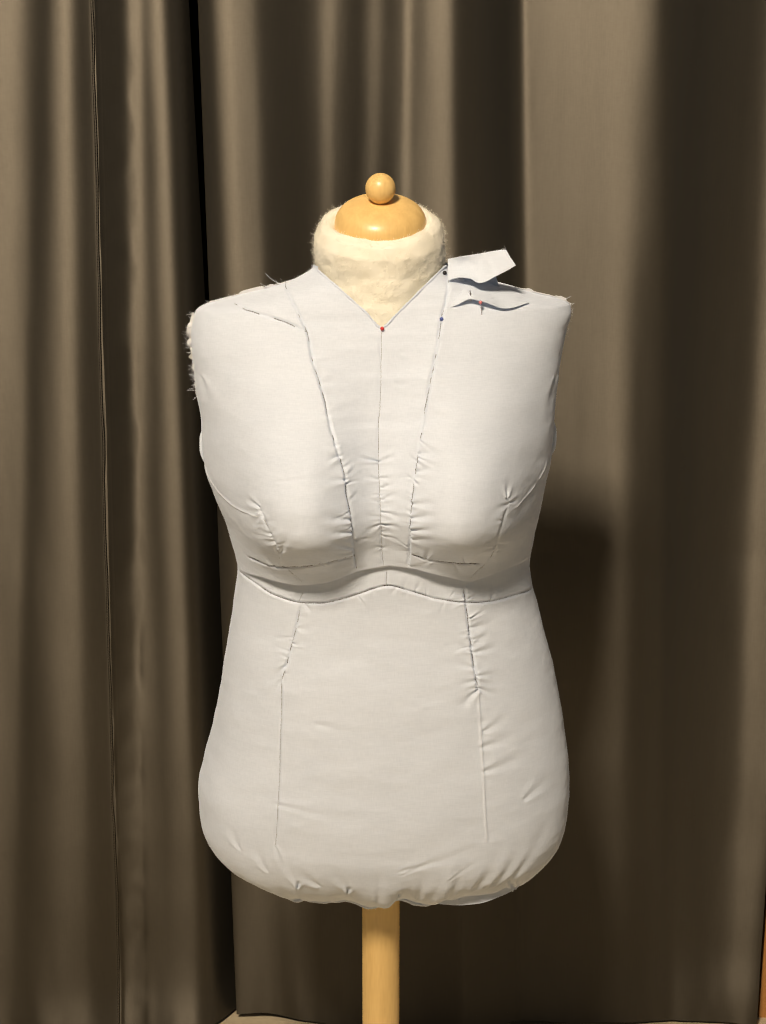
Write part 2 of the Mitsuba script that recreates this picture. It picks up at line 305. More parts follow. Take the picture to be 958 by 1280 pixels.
# ---------------------------------------------------------------- curtains
# fold tables: x (m) near the top (z 1.31), x near the bottom (z 0.08), facing angle (deg, + towards the window side at the left) at top, middle, bottom
def fold_surface(table, y0, ybias, ztop, zbot, nx, nz, seed, hem, detrend, strip=None):
    t = np.array(table, float)
    s = np.linspace(0, len(t) - 1, nx); k = np.arange(len(t))
    z = np.linspace(ztop, zbot, nz)
    w = np.clip((1.31 - z) / 1.23, -.15, 1.1)
    xt, xb, a0, a1, a2 = (PchipInterpolator(k, t[:, c])(s) for c in range(5))
    W = w[:, None]
    X = xt[None] * (1 - W) + xb[None] * W
    A = np.where(W < .5, a0[None] * (1 - 2 * W) + a1[None] * 2 * W, a1[None] * (2 - 2 * W) + a2[None] * (2 * W - 1))
    Zg = np.repeat(z[:, None], nx, 1)
    q = np.stack([X * 16, Zg * 2.2, X * 0], -1)
    A = A + 6 * (meshkit.fbm(q, 3, seed) - .5) + 5 * (meshkit.fbm(q * [.5, .8, 1] + 9, 2, seed + 5) - .5)
    # sheer wrinkles near the hem
    hw = np.exp(-(Zg - zbot) / .07)
    A = A + hw * 16 * (meshkit.fbm(np.stack([X * 38, Zg * 8, X * 0], -1), 2, seed + 9) - .5)
    A = A + 3.5 * (meshkit.fbm(np.stack([X * 42, Zg * 5, X * 0 + 7], -1), 3, seed + 31) - .5)      # faint creases
    A = A + np.degrees(np.arctan((X + .13) / 2.0))
    g = -np.tan(np.radians(np.clip(A, -68, 60)))
    dx = np.gradient(X, axis=1)
    D = np.cumsum(g * dx, axis=1)
    fit = np.polyfit(np.linspace(0, 1, nx), D.mean(0), 1)            # the cloth hangs along its rail
    D = D - detrend * fit[0] * (np.linspace(0, 1, nx)[None] - .5) - D.mean()
    if strip:                                                         # a crinkled strip beside the stitched edge
        q2 = np.stack([X * 11, Zg * 12, X * 0 + 3], -1)
        D = D + (.0048 * (meshkit.fbm(q2, 3, 77) - .5) + .0012 * (meshkit.fbm(q2 * [2.2, 1.6, 1], 2, 71) - .5)) * np.exp(-((s[None] - strip) / 1.9) ** 4)
    Y = y0 + ybias(X, Zg) + D
    low = np.clip((zbot + .25 - Zg) / .25, 0, 1) ** 2
    Z = Zg + hem(X) * low
    return np.stack([X, Y, Z], -1)

CURTAIN_LEFT = [
    (-0.5424, -0.6369, 0, 0, 0), (-0.5078, -0.6024, -16.1, -11.5, -11.5), (-0.4733, -0.5679, -3.45, -4.6, -6.9), (-0.4555, -0.5507, 1.15, 3.45, -2.3), (-0.4318, -0.5300, 11.5, 4.6, 9.2), (-0.4120, -0.5047, 19.55, 17.25, 18.4), (-0.3942, -0.4587, 10.35, 10.35, 8.05), (-0.3814, -0.4288, 0, 0, 0), (-0.3705, -0.4104, -10.35, -10.35, -9.2), (-0.3587, -0.3897, -16.1, -14.95, -14.95), (-0.3527, -0.3794, -16.1, -16.1, -16.1), (-0.3503, -0.3765, -34, -30, -26), (-0.3483, -0.3748, -9.2, -9.2, -9.2), (-0.3458, -0.3719, -36, -30, -20.7), (-0.3409, -0.3668, -22, -20, -6.9), (-0.3231, -0.3530, -20, -16.1, 3.45), (-0.3093, -0.3415, -8.05, -4.6, 6.9), (-0.3004, -0.3323, 0, 4.6, 9.2), (-0.2875, -0.3058, 11.5, 13.8, 10.35), (-0.2727, -0.2713, 1.15, 1.15, 0), (-0.2608, -0.2564, -16.1, -16.1, -16.1), (-0.2529, -0.2472, -30, -30, -28), (-0.2450, -0.2403, -50, -50, -44), (-0.2401, -0.2299, -60, -60, -56), (-0.2351, -0.2081, -66, -66, -58)]
CURTAIN_RIGHT = [
    (-0.2243, -0.2127, 42, 40, 24), (-0.2174, -0.2046, 31, 30, 12.88), (-0.2085, -0.1920, 22, 22, 9.2), (-0.1946, -0.1736, 11.04, 11.04, 6.44), (-0.1769, -0.1541, 0.92, 0.92, 13.8), (-0.1610, -0.1414, -1.84, -0.92, 17.48), (-0.1423, -0.1276, -11.04, -10.12, 14.72), (-0.1126, -0.1161, -14.72, -13.8, 9.2), (-0.0860, -0.1000, -8.28, -8.28, 13.8), (-0.0682, -0.0885, -1.84, -2.76, 17.48), (-0.0534, -0.0770, -8.28, -9.2, 15.64), (-0.0336, -0.0621, -13.8, -12.88, 11.96), (-0.0109, -0.0391, -5.52, -5.52, 5.52), (0.0059, -0.0103, -11.04, -11.04, 2.76), (0.0208, 0.0126, -7.36, -7.36, 2.76), (0.0405, 0.0471, 11.96, 11.96, 4.6), (0.0603, 0.0759, 7.36, 7.36, 2.76), (0.0800, 0.1023, 0, 0, 7.36), (0.0939, 0.1219, -11.96, -11.96, -12.88), (0.1196, 0.1529, -24, -24, -18), (0.1531, 0.1874, -40, -38, -24), (0.1650, 0.1989, -28, -28, -14), (0.1749, 0.2104, -10, -13, -13), (0.1867, 0.2426, 7, 6, -15), (0.2183, 0.2828, 6, 10, -15), (0.2677, 0.3323, 5, 8, -10), (0.3231, 0.3668, -7, -14, -18), (0.3448, 0.3863, -14, -16, -16), (0.3665, 0.4036, -28, -30, -20), (0.3912, 0.4242, -31, -28, -10), (0.4159, 0.4518, -25, -22, -12), (0.4456, 0.4748, -20, -18, -9), (0.4703, 0.4932, -15, -12, -5), (0.4999, 0.5128, 0, 2, 3), (0.5246, 0.5277, 4, 8, -4), (0.5483, 0.5363, -10, 0, -12)]
CORD_INDEX = 11

def curtain(key, table, y0, ybias, seed, hem, nx, detrend, strip=None, nz=420):
    V = fold_surface(table, y0, ybias, 1.75, 0.004, nx, nz, seed, hem, detrend, strip)
    # the cloth has a back, 1.2 mm behind its face
    f = grid_faces(nz, nx)
    v = V.reshape(-1, 3)
    add(key, (v, f), 'satin', smooth=True, uv=np.stack([v[:, 2], v[:, 0]], 1))   # u runs down the cloth: the sheen spreads that way
    return V
def near(V, r0, r1, col, off):
    return V[r0:r1, col] + off
hemL = lambda x: 0.002 + 0.007 * np.exp(-((x + .425) / .02) ** 2)
VL = curtain('curtain__left_hanging', CURTAIN_LEFT, 0.368, lambda x, z: 0 * x, 3, hemL, 440, 0.25, 14.6)
hemR = lambda x: 0.002 + 0.006 * np.exp(-((x + .18) / .04) ** 2) + 0.010 * np.exp(-((x - .2) / .06) ** 2)
VR = curtain('curtain_001__cloth', CURTAIN_RIGHT, 0.403, lambda x, z: 0.035 * (x - .15), 11, hemR, 760, 1.0)
scene['curtain__cloth'] = scene.pop('curtain__left_hanging')
labels['curtain'] = {'label': 'grey brown satin curtain with a corded side hem at the left', 'category': 'curtain', 'group': 'satin curtains hanging behind the dress form'}
labels['curtain_001'] = {'label': 'wide grey brown satin curtain hanging directly behind the dress form', 'category': 'curtain', 'group': 'satin curtains hanging behind the dress form'}
def curtain_line(V, col, off, rad):
    p = V[:, col].copy(); p[:, 1] -= off
    p[:, 0] += .0020 * (meshkit.fbm(np.stack([p[:, 2] * 14, 0 * p[:, 2], 0 * p[:, 2]], -1), 3, 4) - .5) * 2
    return tube(p, rad, 6)
SEAMCOL = int(CORD_INDEX / (len(CURTAIN_LEFT) - 1) * 439)
add('curtain__hem_cord', curtain_line(VL, SEAMCOL, .0006, .0017), 'satin', smooth=True)
scene_board = slab(0.546, 0.64, 0.40, 0.44, 0.0, 2.05)
add('board', scene_board, 'stained_wood')
labels['board'] = {'label': 'orange brown wooden board standing beside the right edge of the wide curtain', 'category': 'board'}

# ---------------------------------------------------------------- the dress form: cotton cover in sewn panels
rows, cols = profile_rows(.00092), angle_columns(560, 150)
NF = 560
Zg, PH = np.meshgrid(rows, cols, indexing='ij')
Xg, Yg = torso_point(Zg, PH)
ks = np.linspace(1, .16, 26)[1:]                                   # the closed underside, drawn in
xb, yb = torso_point(np.full((len(ks), len(cols)), ZHEM), np.repeat(cols[None], len(ks), 0), ks[:, None])
zb = ZHEM + .006 * (1 - ks[:, None]) + 0 * xb - .004 * np.sin(np.pi * np.clip((1 - ks[:, None]) / .3, 0, 1))
V = np.stack([np.vstack([Xg, xb]), np.vstack([Yg, yb]), np.vstack([Zg, zb])], -1)
nr, nc = V.shape[:2]
F = grid_faces(nr, nc, wrap=True)
Vf = V.reshape(-1, 3)
Nn = vnormals(Vf, F)
if (Nn[:, 1] * Vf[:, 1]).mean() < 0:
    F = F[:, ::-1]; Nn = -Nn
x, y, z = Vf.T
phi = np.concatenate([np.repeat(cols[None], nr, 0)]).ravel()
front = np.abs(phi) < np.pi / 2
disp = np.zeros(len(Vf))
# the padding's slow unevenness, and soft drag lines across the chest
disp += .0030 * (meshkit.fbm(Vf * 13, 2, 3) - .5) + .0017 * (meshkit.fbm(Vf * [22, 30, 50], 3, 8) - .5)
chest = smooth01(.93, .99, z) * smooth01(.09, .05, np.abs(x)) * front
disp += chest * .0026 * (meshkit.fbm(Vf * [9, 9, 75] + [0, 0, 3], 2, 21) - .5)
# gathers where the cover is drawn under the hem
arc = np.cumsum(np.concatenate([[0], np.hypot(np.diff(Xg[-1]), np.diff(Yg[-1]))]))
A = np.repeat(arc[None], nr, 0).ravel()
low = smooth01(.545, .452, z) + .6 * smooth01(.50, .455, z)
gath = meshkit.fbm(np.stack([A * 34 + 2.2 * meshkit.fbm(Vf * 12, 2, 5), z * 5, 0 * A], -1), 2, 14) - .5
gath2 = meshkit.noise(np.stack([A * 85, z * 9, 0 * A + 2], -1), 31) - .5
disp += low * (.0100 * gath + .0035 * gath2 * smooth01(.49, .455, z))
def seg_dist(px, pz, poly):
    best = np.full(px.shape, 9.0); side = np.zeros(px.shape); sarc = np.zeros(px.shape); s0 = 0
    for (ax, az), (bx, bz) in zip(poly[:-1], poly[1:]):
        dx, dz = bx - ax, bz - az; L2 = dx * dx + dz * dz
        t = np.clip(((px - ax) * dx + (pz - az) * dz) / L2, 0, 1)
        d = np.hypot(px - ax - t * dx, pz - az - t * dz)
        m = d < best
        best = np.where(m, d, best); side = np.where(m, np.sign((px - ax) * dz - (pz - az) * dx), side); sarc = np.where(m, s0 + t * math.sqrt(L2), sarc)
        s0 += math.sqrt(L2)
    return best, side, sarc, s0
# seams: name -> (groove depth mm, groove width mm, puff mm beside it, pucker mm, pucker length mm)
LOOK = {'princess_l': (1.1, 1.1, .9, .8, 12), 'princess_r': (1.1, 1.1, .9, .8, 12), 'centre': (.8, 1.0, .5, .35, 8), 'band_centre': (.8, 1, .3, .2, 5),
        'shoulder_dart': (1.0, 1.1, .5, .3, 7), 'cup_l': (1.0, 1.2, .7, .4, 8), 'cup_r': (1.0, 1.2, .6, .4, 8), 'bust_dart_l': (.8, 1.4, .6, .8, 9), 'bust_dart_r': (.6, 1.3, .5, .6, 9),
        'under_l': (-.9, 1.3, .3, .2, 6), 'under_r': (-.7, 1.1, .3, .2, 6), 'tick_l': (.5, 1, .2, .1, 4), 'tick_r': (.5, 1, .2, .2, 4), 'band_tick': (.9, 1.2, .4, .3, 5),
        'waist': (1.0, 1.1, .8, .35, 7), 'skirt_l': (.9, 1.1, .7, .6, 9), 'skirt_l2': (.8, .9, .15, .1, 6), 'skirt_r': (1.1, 1.1, 1.0, .9, 12), 'skirt_r2': (-.75, 1.0, -.2, .1, 6)}
STEP_SIGN = 1
for si, (name, poly) in enumerate(SEAMS.items()):
    dep, wid, puff, pamp, plen = [v * 1e-3 for v in LOOK[name]]
    p = resample(poly, .006)
    p = p + .0008 * (rng.random(p.shape) - .5)
    lo, hi = p.min(0) - .05, p.max(0) + .05
    m = np.nonzero(front & (x > lo[0]) & (x < hi[0]) & (z > lo[1]) & (z < hi[1]))[0]
    d, sd, sa, L = seg_dist(x[m], z[m], p)
    end = smooth01(-.001, .008, sa) * smooth01(L + .001, L - .008, sa)
    wob = .65 + .7 * meshkit.noise(np.stack([sa * 160, 0 * sa, 0 * sa + si], -1), 2)
    v = -dep * wob * np.exp(-(d / wid) ** 2)
    v += 1.4 * puff * np.exp(-d / .012) * (1 - np.exp(-(d / (1.6 * wid)) ** 2))
    if name.startswith('princess'):                                  # the front strip lies over the cups' edges
        inner = sd * (1 if name.endswith('_l') else -1) * STEP_SIGN
        v += .0010 * np.exp(-d / .02) * smooth01(-.0006, .0006, d * inner)
    ns = meshkit.noise(np.stack([sa * 105 + d * 12 * sd, d * 22, sd * 3 + si], -1), 6)
    v += pamp * 2.6 * (ns - .5) * np.exp(-d / plen) * (1 - np.exp(-(d / (1.5 * wid)) ** 2))
    disp[m] += v * np.maximum(end, .0)
def crease(x0, z0, x1, z1, dep, wid):
    dep, wid = 1.45 * dep * 1e-3, wid * 1e-3
    L = math.hypot(x1 - x0, z1 - z0); ux, uz = (x1 - x0) / L, (z1 - z0) / L
    m = np.nonzero(front & (np.abs(x - (x0 + x1) / 2) < L / 2 + 6 * wid) & (np.abs(z - (z0 + z1) / 2) < L / 2 + 6 * wid))[0]
    a = (x[m] - x0) * ux + (z[m] - z0) * uz
    b = -(x[m] - x0) * uz + (z[m] - z0) * ux
    t = a / L
    b = b - .10 * L * np.sin(np.clip(t, 0, 1) * 2.2) * (.5 if x0 < 0 else -.5)
    w = wid * (.42 + 1.2 * np.clip(t, 0, 1))
    env = smooth01(-.06, .06, t) * np.clip(1 - t, 0, 1) ** 1.1
    disp[m] += env * dep * (-np.exp(-(b / w) ** 2) + .75 * np.exp(-((b - 1.9 * w) / (1.3 * w)) ** 2) + .45 * np.exp(-((b + 1.9 * w) / (1.3 * w)) ** 2))
for c in CREASES:
    crease(*c)
# many small, uneven gathers where the stitching pulls
for name, s0, s1, n in (('princess_l', .55, 1, 16), ('princess_r', .5, 1, 16), ('centre', .55, 1, 12), ('skirt_r', .05, 1, 20), ('skirt_l', .1, 1, 9), ('waist', .2, .9, 16), ('bust_dart_l', 0, 1, 7), ('bust_dart_r', 0, 1, 6), ('cup_l', 0, 1, 8), ('cup_r', 0, 1, 7)):
    q = resample(SEAMS[name], .001); m = len(q)
    for k in range(n):
        i = int((s0 + (s1 - s0) * rng.random()) * (m - 3)) + 1
        t = q[i + 1] - q[i - 1]; t = t / np.linalg.norm(t); sd = rng.choice([-1, 1])
        d = sd * np.array([t[1], -t[0]]) + t * rng.normal(0, .35); L = rng.uniform(.006, .024)
        crease(q[i, 0], q[i, 1], q[i, 0] + d[0] * L, q[i, 1] + d[1] * L, rng.uniform(.25, .8), rng.uniform(1.0, 2.4))
Vd = Vf + Nn * disp[:, None]
Nd = vnormals(Vd, F)
# which panel a face belongs to
fc = Vf[F].mean(1); fx, fz = fc[:, 0], fc[:, 2]
ffront = np.abs(phi[F]).max(1) < np.pi / 2 * 1.01
def zline(name, xx):
    p = np.array(SEAMS[name]); o = np.argsort(p[:, 0]); return np.interp(xx, p[o, 0], p[o, 1])
def xline(names, zz):
    p = np.vstack([SEAMS[n] for n in names]); o = np.argsort(p[:, 1]); return np.interp(zz, p[o, 1], p[o, 0])
wz, ez = zline('waist', fx), edge_z(fx)
pl, pr, cx = xline(['princess_l'], fz), xline(['princess_r'], fz), xline(['centre'], fz)
sl, sr = xline(['skirt_l', 'skirt_l2'], fz), xline(['skirt_r', 'skirt_r2'], fz)
under_l = (fx < -.11) & (fz < zline('under_l', fx)) & (fx < xline(['bust_dart_l'], fz))
under_r = (fx > .11) & (fz < zline('under_r', fx)) & (fx > xline(['bust_dart_r'], fz))
cup_l, cup_r = (fz < zline('cup_l', fx)) & (fx < pl), (fz < zline('cup_r', fx)) & (fx > pr)
pid = np.full(len(F), -1)
bod, bel = fz > ez, fz <= ez
def put(mask, k):
    pid[ffront & mask & (pid < 0)] = k
put((fz < wz) & bel & (fx >= sl) & (fx <= sr), 0); put((fz < wz) & bel & (fx < sl), 1); put((fz < wz) & bel & (fx > sr), 2)
put(bel & (fx < .004), 3); put(bel, 4)
put(cup_l, 5); put(cup_r, 6); put(under_l, 7); put(under_r, 8)
put(fx < pl, 9); put(fx > pr, 10); put(fx < cx, 11); put(bod, 12)
pid[~ffront] = 13
NAMES = ['skirt_panel', 'skirt_panel', 'skirt_panel', 'waist_band', 'waist_band', 'cup_band', 'cup_band', 'underarm_panel', 'underarm_panel', 'bust_panel', 'bust_panel', 'front_panel', 'front_panel', 'back_panel']
# the neckline's opening
NL = np.array(NECKLINE)
vz = np.interp(fx, NL[:, 0], NL[:, 2])
cut = ffront & (fz > vz) & (fx > NL[0, 0]) & (fx < NL[-1, 0])
def add_n(key, v, f, n, bsdf):
    used, inv = np.unique(f, return_inverse=True)
    path = meshkit.write_ply((v[used], inv.reshape(-1, 3)), False, normals=n[used])
    scene[key] = {'type': 'ply', 'filename': path, 'face_normals': False, 'bsdf': {'type': 'ref', 'id': bsdf}}
for k, nm in enumerate(NAMES):
    add_n(numbered('dress_form__' + nm), Vd, F[(pid == k) & ~cut], Nd, 'cotton')
labels['dress_form'] = {'label': 'padded dress form in pale cotton with a wooden neck cap and pole', 'category': 'dress form'}

# surface look-up: (x, z) of the front -> point and normal (upper, visible layer)
vis = np.nonzero(front & (np.arange(len(Vf)) < len(rows) * nc) & (Nd[:, 1] < .25))[0]
tree = cKDTree(Vf[vis][:, [0, 2]])
def on_surface(xz, off=0.0):
    d, i = tree.query(np.asarray(xz, float), k=4)
    w = 1 / (d + 2e-4); w /= w.sum(1, keepdims=True)
    P = (Vd[vis[i]] * w[..., None]).sum(1); N = (Nd[vis[i]] * w[..., None]).sum(1)
    N /= np.linalg.norm(N, axis=1, keepdims=True)
    return P + N * off, N

# ---------------------------------------------------------------- stitching and thread along the seams
THREAD = {'princess_l': ('dark_thread', .34, .75), 'princess_r': ('dark_thread', .34, .75), 'centre': ('grey_thread', .26, .2), 'band_centre': ('grey_thread', .3, .2), 'shoulder_dart': ('dark_thread', .42, .8),
          'cup_l': ('dark_thread', .42, .5), 'cup_r': ('dark_thread', .40, .5), 'bust_dart_l': ('grey_thread', .30, .9), 'bust_dart_r': ('grey_thread', .22, .9), 'tick_l': ('grey_thread', .22, .3), 'tick_r': ('grey_thread', .28, .3),
          'band_tick': ('grey_thread', .30, .5), 'waist': ('dark_thread', .36, .4), 'skirt_l': ('dark_thread', .32, .8), 'skirt_l2': ('grey_thread', .26, .25), 'skirt_r': ('dark_thread', .38, .6), 'under_l': ('white_thread', .5, .1), 'under_r': ('white_thread', .32, .4), 'skirt_r2': ('white_thread', .30, .2)}
for name, (bs, r, gap) in THREAD.items():
    p = resample(SEAMS[name], .0014); n = len(p)
    s = np.arange(n) * .0014
    wob = meshkit.fbm(np.stack([s * 130, 0 * s, 0 * s + len(name)], -1), 2, 5)
    p = p + .0007 * (meshkit.fbm(np.stack([s * 90, 0 * s + 7, 0 * s + len(name)], -1), 2, 15) - .5)[:, None]
    P, N = on_surface(p)
    hide = smooth01(.42, .60, wob) * gap
    rad = .8 * r * 1e-3 * (1.25 - .9 * hide) * np.clip(np.minimum(np.arange(n), np.arange(n)[::-1]) / 3 + .3, 0, 1)
    P = P + N * (.00012 - .0007 * hide)[:, None]
    add(numbered('dress_form__seam_thread'), tube(P, rad, 5), bs, smooth=True)
# the neckline's folded edge
nlp = resample(NL[:, [0, 2]], .002)
k = len(nlp)
P, N = on_surface(nlp, .0004)
add('dress_form__neckline_edge', tube(P, .0010 + .0002 * np.sin(np.arange(k) * .7), 7), 'cotton', smooth=True)

# ---------------------------------------------------------------- neck: fleece padding, wooden cap, knob
NB, NT = np.array([0.0, 0.028, 1.02]), np.array([-0.0035, 0.006, 1.1680])
nax = (NT - NB) / np.linalg.norm(NT - NB)
tilt = math.radians(20)
def neck_ring(t, a):
    c = NB + (NT - NB) * t
    rx = np.interp(t, [0, .35, .6, .8, .93, 1.0, 1.03, 1.02], [.075, .066, .0655, .0660, .0650, .0600, .0520, .046])
    ry = np.interp(t, [0, .35, .6, .8, .93, 1.0, 1.03], [.088, .070, .064, .062, .061, .057, .050])
    return c, rx, ry
nt_, na_ = 120, 220
tt = np.linspace(.02, 1.0, nt_ - 14); ang = np.arange(na_) * 2 * np.pi / na_
ringsP = []
fwd = np.array([0, math.cos(tilt), math.sin(tilt)]); up_ = np.array([0, -math.sin(tilt), math.cos(tilt)])
def place(t, a, scale=1.0, drop=0.0):
    c, rx, ry = neck_ring(t, a)
    w = np.clip((t - .3) / .5, 0, 1)
    th = tilt * w
    f2 = np.array([0, math.cos(th), math.sin(th)])
    return c + scale * (rx * np.cos(a)[:, None] * np.array([1., 0, 0]) + ry * np.sin(a)[:, None] * f2) - np.array([0, 0, drop])
for t in tt:
    ringsP.append(place(t, ang))
for k2 in range(14):
    u = (k2 + 1) / 14
    ringsP.append(place(1.0, ang, 1 - .32 * u, -.007 * math.sin(u * math.pi) + .006 * u))
NV = np.array(ringsP); shp = NV.shape
NF_ = grid_faces(shp[0], shp[1], wrap=True)
nv = NV.reshape(-1, 3); nn = vnormals(nv, NF_)
if (nn[:, 1] * (nv[:, 1] - .02)).mean() < 0:
    NF_ = NF_[:, ::-1]; nn = -nn
nd = .0080 * (meshkit.fbm(nv * 27, 3, 4) - .5) + 0.0018 * (meshkit.fbm(nv * 95 + 2.2 * meshkit.fbm(nv * 45, 2, 3)[:, None], 3, 9) - .5)
nv = nv + nn * nd[:, None]
nn = vnormals(nv, NF_)
add('dress_form__neck_padding', (nv, NF_), 'fleece', smooth=True)
parts = []
pick = rng.choice(len(nv), 17000, replace=False)
pick = pick[nv[pick, 1] < .06]
for i in pick:
    L = rng.uniform(.0015, .0052); d0 = nn[i] * rng.uniform(-.05, .5) + rng.normal(0, .6, 3); d0 /= np.linalg.norm(d0)
    bend = rng.normal(0, .5, 3); q = np.linspace(0, 1, 4)[:, None]
    p = nv[i] - nn[i] * .0008 + L * (d0 * q + bend * q * q * .5)
    parts.append(tube(p, .00010, 3, cap=False))
add('dress_form__neck_padding__fleece_fibres', join(parts), 'fleece_fibre', smooth=True)
labels['dress_form__neck_padding'] = {'label': 'cream fleece wadding around the neck'}
labels['dress_form__neck_padding__fleece_fibres'] = {'label': 'loose fibres of the fleece', 'kind': 'stuff'}
M = np.eye(4); M[:3, 0] = [1, 0, 0]; M[:3, 1] = fwd; M[:3, 2] = up_; M[:3, 3] = [-.0025, .004, 1.1690]
q = np.linspace(0, np.pi / 2, 18)
prof = [(0.0, -.02), (.0462, -.02), (.0466, 0.0)] + [(.0466 * math.cos(t) ** .62, .024 * math.sin(t) ** 1.0) for t in q[1:-1]] + [(.0005, .024)]
add('dress_form__neck_cap', lathe(prof, 72, M), 'beech', smooth=35)
kz = .0237
prof = [(.0075, kz - .004), (.0070, kz + .001)] + [(.0152 * math.sin(t), kz + .0145 - .0152 * math.cos(t)) for t in np.linspace(.5, np.pi - .001, 26)]
add('dress_form__neck_cap__knob', lathe(prof, 48, M), 'beech', smooth=50)
labels['dress_form__neck_cap'] = {'label': 'polished wooden dome closing the neck'}
# pole
M2 = np.eye(4); M2[:3, 3] = [-.0025, 0, 0]
add('dress_form__pole', lathe([(0, 0), (.0212, 0), (.0214, .002), (.0214, .60), (0, .60)], 72, M2), 'beech', smooth=35)

# ---------------------------------------------------------------- loose strip, pinned tuck, hem flap
def sheet(key, P, thick, bsdf='cotton'):
    P = np.asarray(P); a, b = P.shape[:2]
    f = grid_faces(a, b); v = P.reshape(-1, 3); n = vnormals(v, f)
    if n[:, 1].mean() > 0: n = -n; f = f[:, ::-1]
    v2 = v - n * thick; m = a * b
    idx = np.arange(m).reshape(a, b)
    loop = np.concatenate([idx[0], idx[1:, -1], idx[-1, -2::-1], idx[-2:0:-1, 0]])
    l2 = np.roll(loop, -1)
    rim = np.concatenate([np.stack([loop, l2, l2 + m], 1), np.stack([loop, l2 + m, loop + m], 1)])
    mesh = trimesh.Trimesh(np.vstack([v, v2]), np.vstack([f, f[:, ::-1] + m, rim]), process=False)
    mesh.fix_normals()
    add(key, mesh, bsdf, smooth=50)
def loft(lo, hi, n, m, bulge):
    lo, hi = resample(lo, .001), resample(hi, .001)
    pick_ = lambda p: np.stack([np.interp(np.linspace(0, 1, n), np.linspace(0, 1, len(p)), p[:, k]) for k in range(3)], 1)
    lo, hi = pick_(lo), pick_(hi)
    v = np.linspace(0, 1, m)[:, None, None]
    P = lo[None] * (1 - v) + hi[None] * v
    uu = np.linspace(0, 1, n)[None, :]
    return bulge(P, uu, v[:, :, 0])

FLAP_LOW = [(0.0649, -0.0480, 1.1174), (0.0759, -0.0500, 1.1208), (0.0861, -0.0520, 1.1203), (0.0954, -0.0550, 1.1167), (0.1124, -0.0580, 1.1241), (0.1301, -0.0600, 1.1337)]
FLAP_TOP = [(0.0645, -0.0340, 1.1380), (0.0723, -0.0360, 1.1398), (0.0841, -0.0380, 1.1424), (0.0959, -0.0400, 1.1441), (0.1100, -0.0420, 1.1467), (0.1209, -0.0440, 1.1484)]
UNDER_LOW = [(0.0810, -0.0300, 1.1082), (0.0974, -0.0260, 1.1061), (0.1178, -0.0220, 1.1056)]
UNDER_TOP = [(0.0808, -0.0300, 1.1257), (0.0970, -0.0260, 1.1253), (0.1135, -0.0220, 1.1193)]
HEMF_LOW = [(0.0511, -0.0770, 0.4525), (0.0633, -0.0770, 0.4477), (0.0807, -0.0760, 0.4462), (0.1033, -0.0740, 0.4480), (0.1271, -0.0680, 0.4523), (0.1456, -0.0630, 0.4593), (0.1520, -0.0590, 0.4638)]
HEMF_TOP = [(0.0511, -0.0750, 0.4572), (0.0632, -0.0750, 0.4572), (0.0832, -0.0740, 0.4585), (0.1050, -0.0720, 0.4603), (0.1270, -0.0660, 0.4638), (0.1447, -0.0610, 0.4669), (0.1520, -0.0580, 0.4681)]
ARMS = [[(-0.1860, -0.0120, 0.9619), (-0.1887, -0.0140, 0.9505), (-0.1890, -0.0140, 0.9386), (-0.1863, -0.0120, 0.9253)], [(0.1768, -0.0120, 0.9670), (0.1785, -0.0140, 0.9556), (0.1781, -0.0140, 0.9437), (0.1744, -0.0120, 0.9313)], [(-0.1925, -0.0040, 1.0765), (-0.1956, -0.0040, 1.0559), (-0.1948, -0.0040, 1.0310), (-0.1923, -0.0040, 1.0059), (-0.1886, -0.0060, 0.9810), (-0.1871, -0.0100, 0.9632)], [(0.1907, -0.0040, 1.0838), (0.1865, -0.0040, 1.0600), (0.1816, -0.0040, 1.0310), (0.1782, -0.0060, 0.9979), (0.1769, -0.0100, 0.9683)]]
FRAYS = [((-0.1032, -0.0080, 1.1096), (-0.970, -0.1, 0.243), 0.0180, (0.10, 0, 0.35)), ((-0.1081, -0.0080, 1.1080), (-0.995, -0.1, -0.100), 0.0140, (0.00, 0, -0.30)), ((-0.1147, -0.0080, 1.1063), (-0.994, -0.1, 0.110), 0.0100, (0.00, 0, 0.30)), ((-0.1196, -0.0080, 1.1047), (-0.928, -0.1, -0.371), 0.0120, (0.20, 0, 0.10)), ((-0.1957, -0.0080, 1.0664), (-0.857, -0.1, -0.514), 0.0060, (-0.20, 0, 0.30)), ((-0.1928, -0.0080, 0.9999), (-0.989, -0.1, 0.148), 0.0100, (0.00, 0, -0.10)), ((-0.1932, -0.0080, 1.0150), (-0.894, -0.1, 0.447), 0.0080, (0.00, 0, -0.20)), ((-0.1965, -0.0080, 1.0400), (-0.958, -0.1, -0.287), 0.0060, (0.00, 0, 0.20)), ((0.1851, -0.0080, 1.0917), (0.928, -0.1, -0.371), 0.0110, (0.00, 0, 0.20)), ((0.1801, -0.0080, 1.0942), (0.958, -0.1, -0.287), 0.0140, (0.00, 0, -0.10)), ((0.1834, -0.0080, 1.0925), (0.768, -0.1, 0.640), 0.0080, (0.30, 0, 0.00)), ((0.1877, -0.0080, 1.0852), (0.447, -0.1, -0.894), 0.0090, (0.20, 0, 0.00)), ((-0.1187, -0.0480, 1.0809), (-0.894, -0.1, -0.447), 0.0080, (-0.30, 0, -0.20)), ((0.0987, -0.0620, 1.0868), (0.970, -0.1, -0.243), 0.0060, (0.00, 0, -0.10))]

